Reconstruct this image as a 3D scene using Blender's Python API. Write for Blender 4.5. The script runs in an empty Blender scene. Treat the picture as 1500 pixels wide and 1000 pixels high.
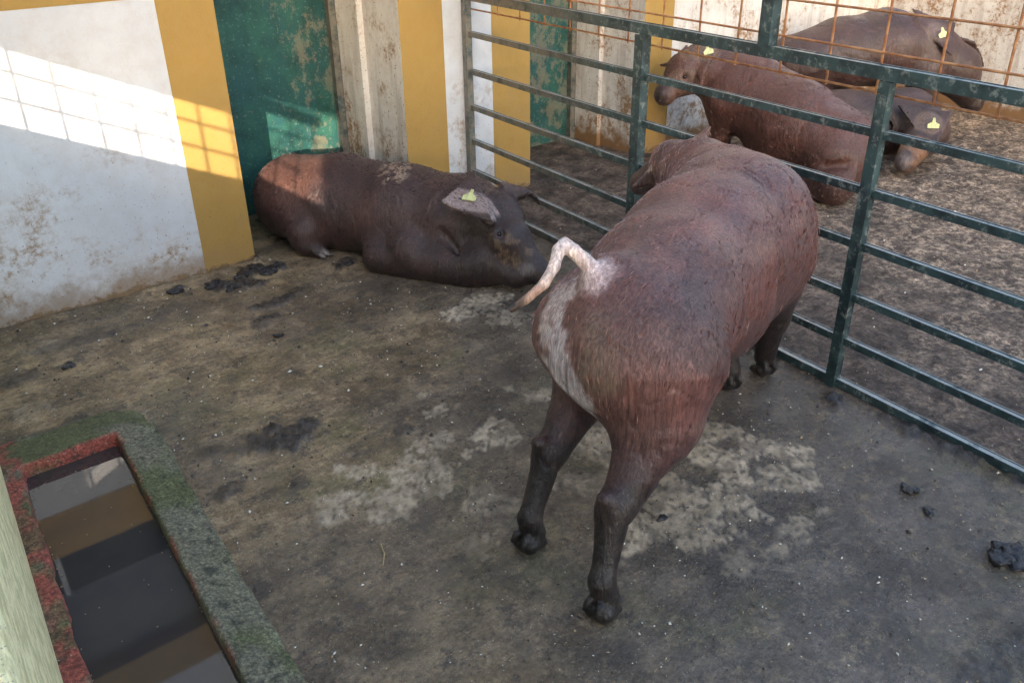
import bpy, bmesh, math, random
import numpy as np
from mathutils import Vector, Matrix
random.seed(7)
R_ = math.radians
SC = bpy.context.scene
COL = SC.collection

# ------------------------------------------------------------------ camera
cam_d = bpy.data.cameras.new('camera'); cam = bpy.data.objects.new('camera', cam_d); COL.objects.link(cam)
rx = Vector((0.77517988, -0.63161831, -0.0124285)); ry = Vector((0.30838274, 0.36115889, 0.88003656)); fw = Vector((0.55135854, 0.68601936, -0.47474329))
m = Matrix((rx, ry, -fw)).transposed().to_4x4(); m.translation = Vector((0, 0, 1.7)); cam.matrix_world = m
cam_d.sensor_width = 36; cam_d.lens = 1.282 * 1000 / 1500 * 36; cam_d.clip_start = 0.05; cam_d.clip_end = 2000
SC.camera = cam
# ------------------------------------------------------------------ light
SUN = Vector((-1, -1.43, .404)).normalized()
W = bpy.data.worlds.new('World'); SC.world = W; W.use_nodes = True
nt = W.node_tree; sky = nt.nodes.new('ShaderNodeTexSky'); sky.sky_type = 'NISHITA'; sky.sun_disc = False
sky.sun_elevation = math.asin(SUN.z); sky.sun_rotation = math.atan2(SUN.x, SUN.y) % (2 * math.pi)
bg = nt.nodes['Background']; sky.air_density = .8; sky.dust_density = 2.5
wm = nt.nodes.new('ShaderNodeMix'); wm.data_type = 'RGBA'; wm.blend_type = 'MULTIPLY'; wm.inputs[0].default_value = 1; wm.inputs[7].default_value = (1.03, 1.0, .95, 1)   # camera white balance for open shade
nt.links.new(sky.outputs[0], wm.inputs[6]); nt.links.new(wm.outputs[2], bg.inputs[0]); bg.inputs[1].default_value = 0.15
sd = bpy.data.lights.new('sun', 'SUN'); sd.energy = 2.0; sd.angle = R_(.5); sd.color = (1, .84, .66)
so = bpy.data.objects.new('sun', sd); COL.objects.link(so); so.rotation_euler = SUN.to_track_quat('Z', 'Y').to_euler(); so.location = SUN * 20
SC.view_settings.view_transform = 'Standard'; SC.view_settings.look = 'None'; SC.view_settings.gamma = 1
SC.view_settings.exposure = 2.55

# ------------------------------------------------------------------ helpers
def tag(o, label=None, cat=None, group=None, kind=None):
    for k, v in (('label', label), ('category', cat), ('group', group), ('kind', kind)):
        if v: o[k] = v
    return o
def empty(name, loc, label=None, cat=None, group=None, kind=None):
    o = bpy.data.objects.new(name, None); COL.objects.link(o); o.location = loc; o.empty_display_size = .1
    return tag(o, label, cat, group, kind)
def link(name, me, mat=None, parent=None, smooth=False):
    """mesh given in world coordinates; becomes a child whose transform undoes the parent's location"""
    if mat:
        for q in (mat if isinstance(mat, (list, tuple)) else [mat]): me.materials.append(q)
    if smooth: me.polygons.foreach_set('use_smooth', np.ones(len(me.polygons), bool))
    o = bpy.data.objects.new(name, me); COL.objects.link(o)
    if parent:
        o.parent = parent
        off = Vector(parent.location) if parent.parent is None else Vector(parent.location) + Vector(parent.parent.location)
        o.location = -off if parent.parent is None else Vector((0, 0, 0)) 
    return o
def lk(name, bm, mat=None, parent=None, smooth=False):
    me = bpy.data.meshes.new(name); bmesh.ops.recalc_face_normals(bm, faces=bm.faces); bm.to_mesh(me); bm.free()
    return link(name, me, mat, parent, smooth)
K = .0828
def gx(y, x0): return x0 + K * y          # the fence, trough and low wall all run this way
def box(bm, a, b, mi=0, bev=0, shear=0.0):
    """axis box a..b; shear moves x by shear*y (walls that are not square to the building)"""
    r = bmesh.ops.create_cube(bm, size=1)['verts']
    for v in r:
        for i in range(3): v.co[i] = a[i] + (v.co[i] + .5) * (b[i] - a[i])
        v.co.x += shear * v.co.y
    fs = {f for v in r for f in v.link_faces}
    for f in fs: f.material_index = mi
    if bev:
        es = list({e for v in r for e in v.link_edges})
        nf = bmesh.ops.bevel(bm, geom=es, offset=bev, segments=2, affect='EDGES', profile=.6)['faces']
        for f in nf: f.material_index = mi
def tube(bm, pts, r, n=8, cap=True):
    rings = []
    pts = [Vector(p) for p in pts]
    for i, p in enumerate(pts):
        d = (pts[min(i + 1, len(pts) - 1)] - pts[max(i - 1, 0)]).normalized()
        u = d.cross(Vector((0, 0, 1)));  u = u.normalized() if u.length > .05 else Vector((1, 0, 0)); v = d.cross(u).normalized()
        rr = r[i] if isinstance(r, (list, tuple)) else r
        rings.append([bm.verts.new(p + rr * (math.cos(t) * u + math.sin(t) * v)) for t in [2 * math.pi * k / n for k in range(n)]])
    for A, B in zip(rings, rings[1:]):
        for k in range(n): bm.faces.new((A[k], A[(k + 1) % n], B[(k + 1) % n], B[k]))
    if cap: bm.faces.new(rings[0][::-1]); bm.faces.new(rings[-1])
def bar(bm, p, q, w, h, bev=.003):
    """square bar from p to q"""
    p, q = Vector(p), Vector(q); d = (q - p); L = d.length; d.normalize()
    up = Vector((0, 0, 1)) if abs(d.z) < .9 else Vector((K, 1, 0)).normalized()
    s = d.cross(up).normalized(); up = s.cross(d)
    r = bmesh.ops.create_cube(bm, size=1)['verts']
    for v in r:
        c = v.co.copy(); v.co = p + d * (c.y + .5) * L + s * c.x * w + up * c.z * h
    if bev: bmesh.ops.bevel(bm, geom=list({e for v in r for e in v.link_edges}), offset=bev, segments=2, affect='EDGES')

# value noise for masks and displacement
def _h(ix, iy, iz, s):
    n = (ix.astype(np.int64) * 374761393 + iy.astype(np.int64) * 668265263 + iz.astype(np.int64) * 2147483647 + s * 974711) & 0x7fffffff
    n = ((n ^ (n >> 13)) * 1274126177) & 0x7fffffff
    return ((n ^ (n >> 16)) & 0xffff) / 65535.0
def vn(P, sc, s=0):
    Q = np.asarray(P, float) * sc; I = np.floor(Q); F = Q - I; F = F * F * (3 - 2 * F); x, y, z = I.T; out = 0
    for a in (0, 1):
        for b in (0, 1):
            for c in (0, 1):
                w = (F[:, 0] if a else 1 - F[:, 0]) * (F[:, 1] if b else 1 - F[:, 1]) * (F[:, 2] if c else 1 - F[:, 2])
                out = out + w * _h(x + a, y + b, z + c, s)
    return out
def fbm(P, sc, o=4, s=0):
    t = 0; a = .5; n = 0
    for k in range(o): t = t + a * vn(P, sc * 2 ** k, s + k * 17); n += a; a *= .5
    return t / n
def sst(x, a, b): t = np.clip((x - a) / (b - a), 0, 1); return t * t * (3 - 2 * t)

# implicit surfaces: one continuous skin grown from round cones
class Blob:
    def __init__(s, lo, hi, h):
        s.lo = np.array(lo, float); s.h = h; s.n = np.ceil((np.array(hi) - s.lo) / h).astype(int) + 1
        s.F = np.full(s.n, 1.0, np.float32)
    def sub(s, lo, hi):
        a = np.clip(np.floor((np.array(lo) - s.lo) / s.h).astype(int), 0, s.n); b = np.clip(np.ceil((np.array(hi) - s.lo) / s.h).astype(int) + 1, 0, s.n)
        sl = tuple(slice(i, j) for i, j in zip(a, b))
        g = np.meshgrid(*[s.lo[i] + s.h * np.arange(a[i], b[i]) for i in range(3)], indexing='ij')
        return sl, np.stack(g, -1)
    def put(s, sl, d, k, neg=False):
        f = s.F[sl]
        if f.size == 0: return
        if neg:
            hh = np.clip(.5 - .5 * (f + d) / k, 0, 1); s.F[sl] = f * (1 - hh) - d * hh + k * hh * (1 - hh)
        else:
            hh = np.clip(.5 + .5 * (d - f) / k, 0, 1); s.F[sl] = d * (1 - hh) + f * hh - k * hh * (1 - hh)
    def cone(s, a, ra, b, rb, k=.04, sc=(1, 1, 1), neg=False):
        a = np.array(a, float); b = np.array(b, float); sc = np.array(sc, float); m_ = max(ra, rb) / min(sc) + k * 1.5 + .03
        sl, P = s.sub(np.minimum(a, b) - m_, np.maximum(a, b) + m_)
        c = (a + b) / 2; P = (P - c) * sc; A = (a - c) * sc; B = (b - c) * sc; AB = B - A; L = AB @ AB + 1e-12
        t = np.clip(((P - A) @ AB) / L, 0, 1)
        s.put(sl, (np.linalg.norm(P - A - t[..., None] * AB, axis=-1) - (ra + (rb - ra) * t)) / max(1, sc.max() * .8), k, neg)
    def tri(s, a, b, c, th, k=.012, cup=0.0):
        a, b, c = [np.array(v, float) for v in (a, b, c)]; m_ = th + .05 + abs(cup)
        sl, P = s.sub(np.minimum(np.minimum(a, b), c) - m_, np.maximum(np.maximum(a, b), c) + m_)
        n = np.cross(b - a, c - a); n /= np.linalg.norm(n)
        if cup:
            ctr = (a + b + c) / 3; r2 = ((P - ctr) ** 2).sum(-1); P = P + n * (cup * r2 / (((a - ctr) ** 2).sum()))[..., None]
        hgt = (P - a) @ n; Q = P - hgt[..., None] * n
        ins = np.full(hgt.shape, True); de = np.full(hgt.shape, 9.0)
        for p, q in ((a, b), (b, c), (c, a)):
            e = q - p; ins &= (np.cross(np.broadcast_to(e, Q.shape), Q - p) @ n) >= 0
            t = np.clip(((Q - p) @ e) / (e @ e), 0, 1); de = np.minimum(de, np.linalg.norm(Q - p - t[..., None] * e, axis=-1))
        de = np.where(ins, 0, de)
        s.put(sl, np.sqrt(de ** 2 + hgt ** 2) - th, k)
    def floor(s, z=0.002, k=.02):
        sl, P = s.sub(s.lo, s.lo + s.h * s.n); s.put(sl, P[..., 2] - z, k, neg=True)
    def mesh(s, name):
        F = s.F; S = F < 0; n = s.n - 1
        c = sum(S[i:i + n[0], j:j + n[1], k:k + n[2]].astype(np.int8) for i in (0, 1) for j in (0, 1) for k in (0, 1))
        act = (c > 0) & (c < 8); idx = np.argwhere(act); N = len(idx)
        vid = np.full(n, -1, np.int64); vid[act] = np.arange(N)
        cn = np.array([(i, j, k) for i in (0, 1) for j in (0, 1) for k in (0, 1)])
        V = np.stack([F[tuple((idx + q).T)] for q in cn], 1)
        acc = np.zeros((N, 3)); cnt = np.zeros(N)
        for a in range(8):
            for b in range(a + 1, 8):
                if np.abs(cn[a] - cn[b]).sum() != 1: continue
                x = (V[:, a] < 0) != (V[:, b] < 0); t = np.where(x, V[:, a] / np.where(x, V[:, a] - V[:, b], 1), 0)
                acc += np.where(x[:, None], cn[a] + t[:, None] * (cn[b] - cn[a]), 0); cnt += x
        P = s.lo + s.h * (idx + acc / cnt[:, None]); Q = []
        for ax in range(3):
            u, v = [(1, 2), (2, 0), (0, 1)][ax]
            A = [slice(1, n[0]), slice(1, n[1]), slice(1, n[2])]; A[ax] = slice(0, n[ax])
            B = list(A); B[ax] = slice(1, n[ax] + 1)
            ch = S[tuple(A)] != S[tuple(B)]; e = np.argwhere(ch)
            off = np.ones(3, int); off[ax] = 0; e = e + off
            du = np.zeros(3, int); du[u] = 1; dv = np.zeros(3, int); dv[v] = 1
            q = np.stack([vid[tuple((e - du - dv).T)], vid[tuple((e - dv).T)], vid[tuple(e.T)], vid[tuple((e - du).T)]], 1)
            fl = ~S[tuple(e.T)]; ins = S[tuple(e.T)]
            q[~ins] = q[~ins][:, ::-1]; Q.append(q)
        Q = np.concatenate(Q); me = bpy.data.meshes.new(name)
        me.vertices.add(N); me.vertices.foreach_set('co', P.astype(np.float32).ravel())
        me.loops.add(Q.size); me.loops.foreach_set('vertex_index', Q.astype(np.int32).ravel())
        me.polygons.add(len(Q)); me.polygons.foreach_set('loop_start', np.arange(0, Q.size, 4, dtype=np.int32))
        me.update(calc_edges=True); me.validate()
        return me, P, Q
def flesh(me, P, amp=.020, keep=None, seed=0):
    n = np.zeros(len(P) * 3, np.float32); me.vertices.foreach_get('normal', n); n = n.reshape(-1, 3)
    w = sst(P[:, 2], .04, .16)
    if keep is not None: w = w * keep(P)
    d = (fbm(P, 6, 2, seed) - .5) * amp + (fbm(P, 16, 2, seed + 5) - .5) * amp * .22
    wr = np.abs(fbm(P * np.array([1, 1, .45]), 13, 2, seed + 9) - .5); d = d - amp * .22 * sst(-wr, -.035, 0)      # shallow creases
    P2 = P + n * (d * w)[:, None]; me.vertices.foreach_set('co', P2.astype(np.float32).ravel()); me.update(); return P2
def setcol(me, C, name='Col'):
    a = me.color_attributes.new(name, 'FLOAT_COLOR', 'POINT'); C = np.concatenate([C, np.ones((len(C), 1))], 1)
    a.data.foreach_set('color', C.astype(np.float32).ravel())

# ------------------------------------------------------------------ node helpers
class NT:
    def __init__(s, name):
        s.m = bpy.data.materials.new(name); s.m.use_nodes = True; s.t = s.m.node_tree; s.b = s.t.nodes['Principled BSDF']
        s.co = s.t.nodes.new('ShaderNodeTexCoord').outputs['Object']
        s.geo = s.t.nodes.new('ShaderNodeNewGeometry').outputs['Position']
    def L(s, a, b): s.t.links.new(a, b)
    def noise(s, sc, det=4, rough=.55, mp=None, out='Fac', dist=0):
        n = s.t.nodes.new('ShaderNodeTexNoise'); n.inputs['Scale'].default_value = sc; n.inputs['Detail'].default_value = det; n.inputs['Roughness'].default_value = rough; n.inputs['Distortion'].default_value = dist
        v = s.geo
        if mp:
            q = s.t.nodes.new('ShaderNodeMapping'); q.inputs['Scale'].default_value = mp[0]
            if len(mp) > 1: q.inputs['Location'].default_value = mp[1]
            s.L(v, q.inputs[0]); v = q.outputs[0]
        s.L(v, n.inputs['Vector']); return n.outputs[out]
    def ramp(s, v, a, b, x=0., y=1.):
        n = s.t.nodes.new('ShaderNodeMapRange'); n.interpolation_type = 'SMOOTHSTEP'; s.L(v, n.inputs[0]); n.inputs[1].default_value = a; n.inputs[2].default_value = b; n.inputs[3].default_value = x; n.inputs[4].default_value = y; return n.outputs[0]
    def mul(s, a, b, op='MULTIPLY'):
        n = s.t.nodes.new('ShaderNodeMath'); n.operation = op
        for i, v in enumerate((a, b)):
            if isinstance(v, (int, float)): n.inputs[i].default_value = v
            else: s.L(v, n.inputs[i])
        return n.outputs[0]
    def mix(s, f, a, b, mode='MIX'):
        n = s.t.nodes.new('ShaderNodeMix'); n.data_type = 'RGBA'; n.blend_type = mode
        for i, v in ((0, f), (6, a), (7, b)):
            if isinstance(v, (int, float)): n.inputs[i].default_value = v
            elif isinstance(v, tuple): n.inputs[i].default_value = (*v, 1) if len(v) == 3 else v
            else: s.L(v, n.inputs[i])
        return n.outputs[2]
    def attr(s, n_):
        n = s.t.nodes.new('ShaderNodeAttribute'); n.attribute_name = n_; return n.outputs['Color']
    def sep(s, v):
        n = s.t.nodes.new('ShaderNodeSeparateXYZ'); s.L(v, n.inputs[0]); return n.outputs
    def out(s, col=None, rough=.6, bump=None, bs=.3, bd=.01, spec=.5):
        if col is not None:
            if isinstance(col, tuple): s.b.inputs['Base Color'].default_value = (*col, 1)
            else: s.L(col, s.b.inputs['Base Color'])
        if isinstance(rough, (int, float)): s.b.inputs['Roughness'].default_value = rough
        else: s.L(rough, s.b.inputs['Roughness'])
        s.b.inputs['Specular IOR Level'].default_value = spec
        if bump is not None:
            n = s.t.nodes.new('ShaderNodeBump'); n.inputs['Strength'].default_value = bs; n.inputs['Distance'].default_value = bd; s.L(bump, n.inputs['Height']); s.L(n.outputs[0], s.b.inputs['Normal'])
        return s.m

def paint_mat(name, base, dirt, amount=1.0, low=1.0, streak=0.0):
    n = NT(name); z = n.sep(n.geo)[2]
    big = n.noise(2.6, 5, .6); fine = n.noise(34, 6, .75); mid = n.noise(9, 5, .7)
    zone = n.ramp(z, .12, 1.0 * low, 1.0, .12)
    a = n.mul(n.ramp(n.mul(n.mul(big, .5), n.mul(mid, .5), 'ADD'), .49, .62), n.ramp(fine, .38, .62))
    blotch = n.mul(n.mul(a, zone), .85 * amount)
    speck = n.mul(n.mul(n.ramp(n.noise(75, 3, .6), .63, .70), zone), .7 * amount)
    c = n.mix(n.ramp(n.noise(1.7, 3), .3, .7), base, tuple(x * .88 for x in base))
    c = n.mix(n.ramp(n.noise(14, 5, .7), .35, .75, 0, .28 * amount), c, tuple(.55 * x + .45 * y for x, y in zip(base, dirt)))
    c = n.mix(blotch, c, dirt)
    c = n.mix(speck, c, tuple(x * .45 for x in dirt))
    if streak:
        st = n.ramp(n.noise(5, 5, .6, mp=((3.2, 3.2, .45),)), .47, .66, 0, streak); c = n.mix(n.mul(st, n.ramp(z, .35, 1.3, 1, .35)), c, tuple(x * .62 for x in dirt))
        c = n.mix(n.mul(n.ramp(fine, .5, .7, 0, streak), n.ramp(z, .1, .9, 1, 0)), c, (.42, .41, .38))
    # splashed, ragged foot of the wall
    edge = n.mul(z, n.mul(n.noise(26, 5, .7), -.11), 'ADD'); c = n.mix(n.ramp(edge, -.040, -.022, .95, 0), c, n.mix(n.ramp(n.noise(60, 4, .8), .45, .55), (.018, .014, .012), (.16, .10, .055)))
    edge2 = n.mul(z, n.mul(n.noise(11, 5, .7), -.3), 'ADD'); c = n.mix(n.ramp(edge2, -.12, .03, .55 * amount, 0), c, tuple(x * .8 for x in dirt))
    bmp = n.mul(n.noise(120, 4, .6), n.mul(n.noise(12, 3), 2.5), 'ADD')
    return n.out(c, n.ramp(n.noise(20), .3, .7, .55, .85), bmp, .35, .004, .3)

WHITE = paint_mat('white_limewash', (.58, .605, .635), (.27, .18, .10), 1.35)
WHITE_D = paint_mat('grimy_limewash', (.66, .645, .61), (.27, .155, .075), 1.9, 2.2, .36)
YELLOW = paint_mat('ochre_paint', (.38, .235, .064), (.32, .21, .10), .8)
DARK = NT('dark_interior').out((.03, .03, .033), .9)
GREYI = NT('grey_interior').out((.12, .12, .125), .8)

def door_mat():
    n = NT('worn_green_paint'); x = n.sep(n.geo)
    c = n.mix(n.ramp(n.noise(6, 5, .7), .35, .65), (.010, .048, .044), (.024, .105, .078))
    c = n.mix(n.ramp(n.noise(5, 6, .75, mp=((1, 1, .45),)), .40, .62, 0, .75), c, (.018, .085, .085))
    rb = n.ramp(x[0], 1.75, 2.5, .0, .16)
    w = n.ramp(n.mul(n.mul(n.noise(7, 6, .8, mp=((1, 1, .7), (3, 1, 2))), n.mul(n.noise(40, 3, .7), .18), 'ADD'), rb, 'ADD'), .71, .80)
    c = n.mix(n.mul(w, .5), c, (.24, .19, .13))
    c = n.mix(n.mul(n.ramp(n.noise(60, 3, .7), .6, .68), .4), c, (.2, .3, .24))
    return n.out(c, .55, n.noise(60, 4), .3, .004, .35)
DOOR = door_mat()

def gate_mat():
    n = NT('chipped_green_steel'); y = n.sep(n.geo)[1]
    c = n.mix(n.ramp(n.noise(9, 5, .7), .4, .6), (.016, .032, .036), (.038, .074, .076))
    wear = n.ramp(n.noise(30, 5, .75), .52, .66); c = n.mix(n.mul(wear, .7), c, (.26, .29, .27))
    dust = n.mul(n.ramp(y, 2.3, 3.5, .0, .8), n.ramp(n.noise(14, 4, .7), .3, .6)); c = n.mix(dust, c, (.19, .165, .13))
    c = n.mix(n.mul(n.ramp(n.noise(22, 5, .8, mp=((1, 1, 1), (5, 2, 1))), .62, .70), .8), c, (.035, .03, .03))
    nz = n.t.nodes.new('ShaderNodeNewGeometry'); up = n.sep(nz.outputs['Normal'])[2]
    c = n.mix(n.mul(n.ramp(up, .5, .9, 0, .7), n.ramp(n.noise(12, 5, .75, mp=((1, 1, 1), (1, 8, 2))), .36, .52)), c, (.36, .38, .36))   # sky reflection on upward faces painted into the colour, in patches
    return n.out(c, n.ramp(n.noise(25), .3, .7, .28, .5), n.noise(90, 4), .3, .003, .6)
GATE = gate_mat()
n = NT('orange_rust'); RUST = n.out(n.mix(n.ramp(n.noise(25, 4), .35, .65), (.30, .115, .045), (.50, .25, .11)), .8)

# ------------------------------------------------------------------ ground
def axis(parts):
    r = []
    for a, b, s in parts: r += list(np.arange(a, b, s))
    return np.array(r + [parts[-1][1]])
def ground():
    X = axis([(-400, -20, 60), (-20, -2, 3), (-2, -.1, .1), (-.1, 3.4, .0125), (3.4, 8, .024), (8, 20, 2), (20, 400, 60)])
    Y = axis([(-400, -20, 60), (-20, -2, 3), (-2, .3, .1), (.3, 4.6, .0125), (4.6, 8, .2), (8, 20, 3), (20, 400, 60)])
    gxx, gyy = np.meshgrid(X, Y, indexing='ij'); P = np.stack([gxx.ravel(), gyy.ravel(), np.zeros(gxx.size)], 1)
    x, y = P[:, 0], P[:, 1]; out = sst(x - (2.559 + K * y), -.02, .10)
    near = (x > -2) & (x < 8) & (y > -2) & (y < 6)
    f1 = fbm(P, 3.1, 5, 3); f2 = fbm(P, 14, 4, 9); f3 = fbm(P, 45, 2, 5)
    z = (f1 - .5) * .010 + (f2 - .5) * .005 + (f3 - .5) * .0015
    zo = (fbm(P, 9, 4, 31) - .5) * .045 + (f3 - .5) * .012
    wallfoot = np.exp(-np.abs(y - 3.93 + .0) / .03) * (x < 1.55) * .012 * f2 * 2
    z = z * (1 - out) + zo * out * .8 + wallfoot
    # pale, dried-out scrapes on the wet concrete
    pale = np.zeros(len(P)); 
    for cx, cy, a, b, s in PALE:
        d = np.sqrt(((x - cx) / a) ** 2 + ((y - cy) / b) ** 2); pale = np.maximum(pale, s * sst(1.25 - d + (f1 - .5) * 2.6 + (f2 - .5) * 2.4 + (f3 - .5) * .8, .35, .52))
    pale *= (.45 + .65 * sst(fbm(P, 26, 4, 77) + .12 * pale, .46, .58)) * sst(fbm(P, 70, 3, 78), .30, .50)
    z += pale * .0015 * (1 - out)
    wet = sst(fbm(P, 1.9, 5, 51) + .16 * sst(x, .9, 2.2) + .12 * sst(-y, -2.3, -1.2), .46, .68)
    sludge = np.zeros(len(P))
    for cx, cy, a, b, s in SLUDGE:
        d = np.sqrt(((x - cx) / a) ** 2 + ((y - cy) / b) ** 2); sludge = np.maximum(sludge, s * sst(1.3 - d + (f2 - .5) * 3 + (f1 - .5) * 1.5, .35, .7))
    z += sludge * (.006 + .016 * sst(fbm(P, 40, 3, 12), .4, .7)) * (1 - out)
    P[:, 2] = np.where(near, z, 0)
    nx, ny = len(X), len(Y); i = np.arange(nx * ny).reshape(nx, ny)
    Q = np.stack([i[:-1, :-1], i[1:, :-1], i[1:, 1:], i[:-1, 1:]], -1).reshape(-1, 4)
    me = bpy.data.meshes.new('ground'); me.vertices.add(len(P)); me.vertices.foreach_set('co', P.astype(np.float32).ravel())
    me.loops.add(Q.size); me.loops.foreach_set('vertex_index', Q.astype(np.int32).ravel()); me.polygons.add(len(Q)); me.polygons.foreach_set('loop_start', np.arange(0, Q.size, 4, dtype=np.int32))
    me.update(calc_edges=True); setcol(me, np.stack([pale, wet, sludge], 1), 'Mask'); setcol(me, np.stack([out, f1, f2], 1), 'Mask2')
    n = NT('soiled_concrete'); mk = n.sep(n.attr('Mask')); m2 = n.sep(n.attr('Mask2')); xyz = n.sep(n.geo)
    warm = n.ramp(n.mul(n.mul(xyz[0], n.mul(xyz[1], -.35), 'ADD'), n.mul(n.noise(1.3, 5, .65), 2.2), 'ADD'), 1.1, 2.7)
    c = n.mix(warm, (.33, .238, .135), (.185, .152, .122))
    c = n.mix(n.ramp(n.noise(5, 6, .75), .40, .60), c, n.mix(1.0, c, (.50, .48, .46), 'MULTIPLY'))
    c = n.mix(n.ramp(n.noise(2.2, 6, .7, mp=((1, 1, 1), (3, 3, 3))), .50, .66, 0, .6), c, (.16, .145, .06))
    c = n.mix(n.ramp(n.noise(17, 6, .8), .50, .62, 0, .6), c, (.40, .30, .175))
    c = n.mix(n.ramp(n.noise(13, 6, .85, mp=((1, 1, 1), (8, 1, 3))), .53, .60, 0, .8), c, (.070, .056, .046))
    c = n.mix(n.ramp(n.noise(6, 6, .8, mp=((.7, 2.2, 1), (1, 5, 0))), .50, .60, 0, .55), c, (.11, .086, .062))
    c = n.mix(n.mul(mk[1], .45), c, (.080, .070, .064))
    palec = n.mix(n.ramp(n.noise(30, 5, .75), .35, .65), (.56, .46, .34), (.33, .265, .18))
    c = n.mix(n.mul(mk[0], n.ramp(n.noise(50, 5, .8), .34, .52, .45, 1)), c, palec)
    salt = n.mul(n.ramp(n.noise(60, 7, .85), .30, .70, .60, 1.42), n.ramp(n.noise(3.1, 5, .7, mp=((1, 1, 1), (5, 5, 1))), .3, .7, .68, 1.3)); sv = n.t.nodes.new('ShaderNodeCombineXYZ')
    for k in range(3): n.L(salt, sv.inputs[k])
    c = n.mix(1.0, c, sv.outputs[0], 'MULTIPLY')
    c = n.mix(n.mul(n.ramp(n.noise(130, 2, .5), .69, .73), .8), c, (.50, .46, .38))
    c = n.mix(n.mul(mk[2], .94), c, n.mix(n.ramp(n.noise(45, 4), .4, .6), (.012, .012, .014), (.05, .046, .048)))
    sandy = n.ramp(n.mul(n.mul(xyz[0], n.mul(xyz[1], -.5), 'ADD'), n.mul(n.noise(2.1, 6, .75), 3.2), 'ADD'), 3.7, 4.9)
    oc = n.mix(n.ramp(n.noise(7, 6, .75), .40, .58), (.058, .040, .030), (.120, .086, .064))
    oc = n.mix(n.mul(n.ramp(n.noise(20, 6, .8, mp=((1, 1, 1), (2, 7, 0))), .46, .58), sandy), oc, (.31, .235, .165))
    salt2 = n.mul(n.ramp(n.noise(48, 5, .85), .32, .66, .35, 1.7), n.ramp(n.noise(5, 5, .75, mp=((1, 1, 1), (2, 1, 7))), .35, .62, .45, 1.25)); sv2 = n.t.nodes.new('ShaderNodeCombineXYZ')
    for k in range(3): n.L(salt2, sv2.inputs[k])
    oc = n.mix(1.0, oc, sv2.outputs[0], 'MULTIPLY')
    c = n.mix(m2[0], c, oc)
    ro = n.mix(n.mul(mk[1], n.ramp(n.noise(7, 6, .7), .38, .58)), (.50,) * 3, (.14,) * 3); ro = n.mix(mk[0], ro, (.85,) * 3); ro = n.mix(m2[0], ro, (.75,) * 3); ro = n.mix(mk[2], ro, (.32,) * 3)
    b = n.mul(n.mul(n.noise(42, 6, .75), 1.0), n.mul(n.noise(160, 3, .7), .5), 'ADD')
    mt = n.out(c, ro, b, .75, .008, .45)
    o = link('ground', me, mt, smooth=True); o['kind'] = 'structure'
# x, y, half sizes, strength
PALE = [(1.46,2.25,.10,.10,1), (1.49,1.99,.09,.11,1), (1.33,2.08,.08,.04,.6), (1.05,2.12,.10,.07,.8), (1.17,1.97,.09,.12,.9), (1.02,1.90,.10,.08,.8), (.92,1.98,.09,.07,.7), (1.73,2.20,.05,.16,1), (1.76,2.06,.10,.04,.9), (1.28,1.70,.08,.08,.6),
        (2.06,2.80,.13,.05,.9), (2.12,2.64,.06,.06,.7), (2.06,1.53,.12,.14,1), (1.98,1.34,.17,.17,1), (2.08,1.20,.13,.13,1), (1.80,1.25,.14,.13,1), (1.60,1.33,.12,.10,.9), (1.72,1.72,.12,.12,.8), (1.88,1.02,.12,.06,.6), (2.2,.54,.05,.08,.7), (.47,3.66,.08,.05,.5), (.30,3.16,.10,.06,.6), (1.13,1.58,.07,.04,.6), (1.55,1.55,.10,.12,.6), (1.62,1.05,.06,.04,.5)]
SLUDGE = [(1.52,3.80,.13,.10,1), (1.40,3.72,.12,.08,1), (1.27,3.76,.07,.07,1), (1.11,3.85,.04,.04,.8), (.97,2.42,.13,.07,.95), (.85,2.44,.06,.04,.7), (1.07,2.36,.05,.04,.7), (1.38,3.42,.10,.05,.9), (1.29,3.32,.05,.04,.8), (1.26,3.24,.04,.04,.7), (1.87,3.60,.06,.05,.9), (1.5,3.45,.05,.03,.7),
          (2.58,1.36,.10,.05,.9), (2.62,1.05,.045,.22,.8), (2.60,.60,.04,.22,.8), (2.64,1.8,.04,.2,.6), (1.28,2.19,.04,.03,.7), (.88,2.18,.05,.04,.6), (.68,2.27,.05,.03,.7), (.72,2.51,.04,.03,.6), (.51,3.45,.06,.03,.6), (.7,3.62,.25,.03,.5), (.35,3.45,.15,.05,.6), (1.06,3.40,.03,.02,.6), (.30,2.98,.2,.04,.6), (1.9,.42,.18,.05,.5)]
ground()

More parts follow.
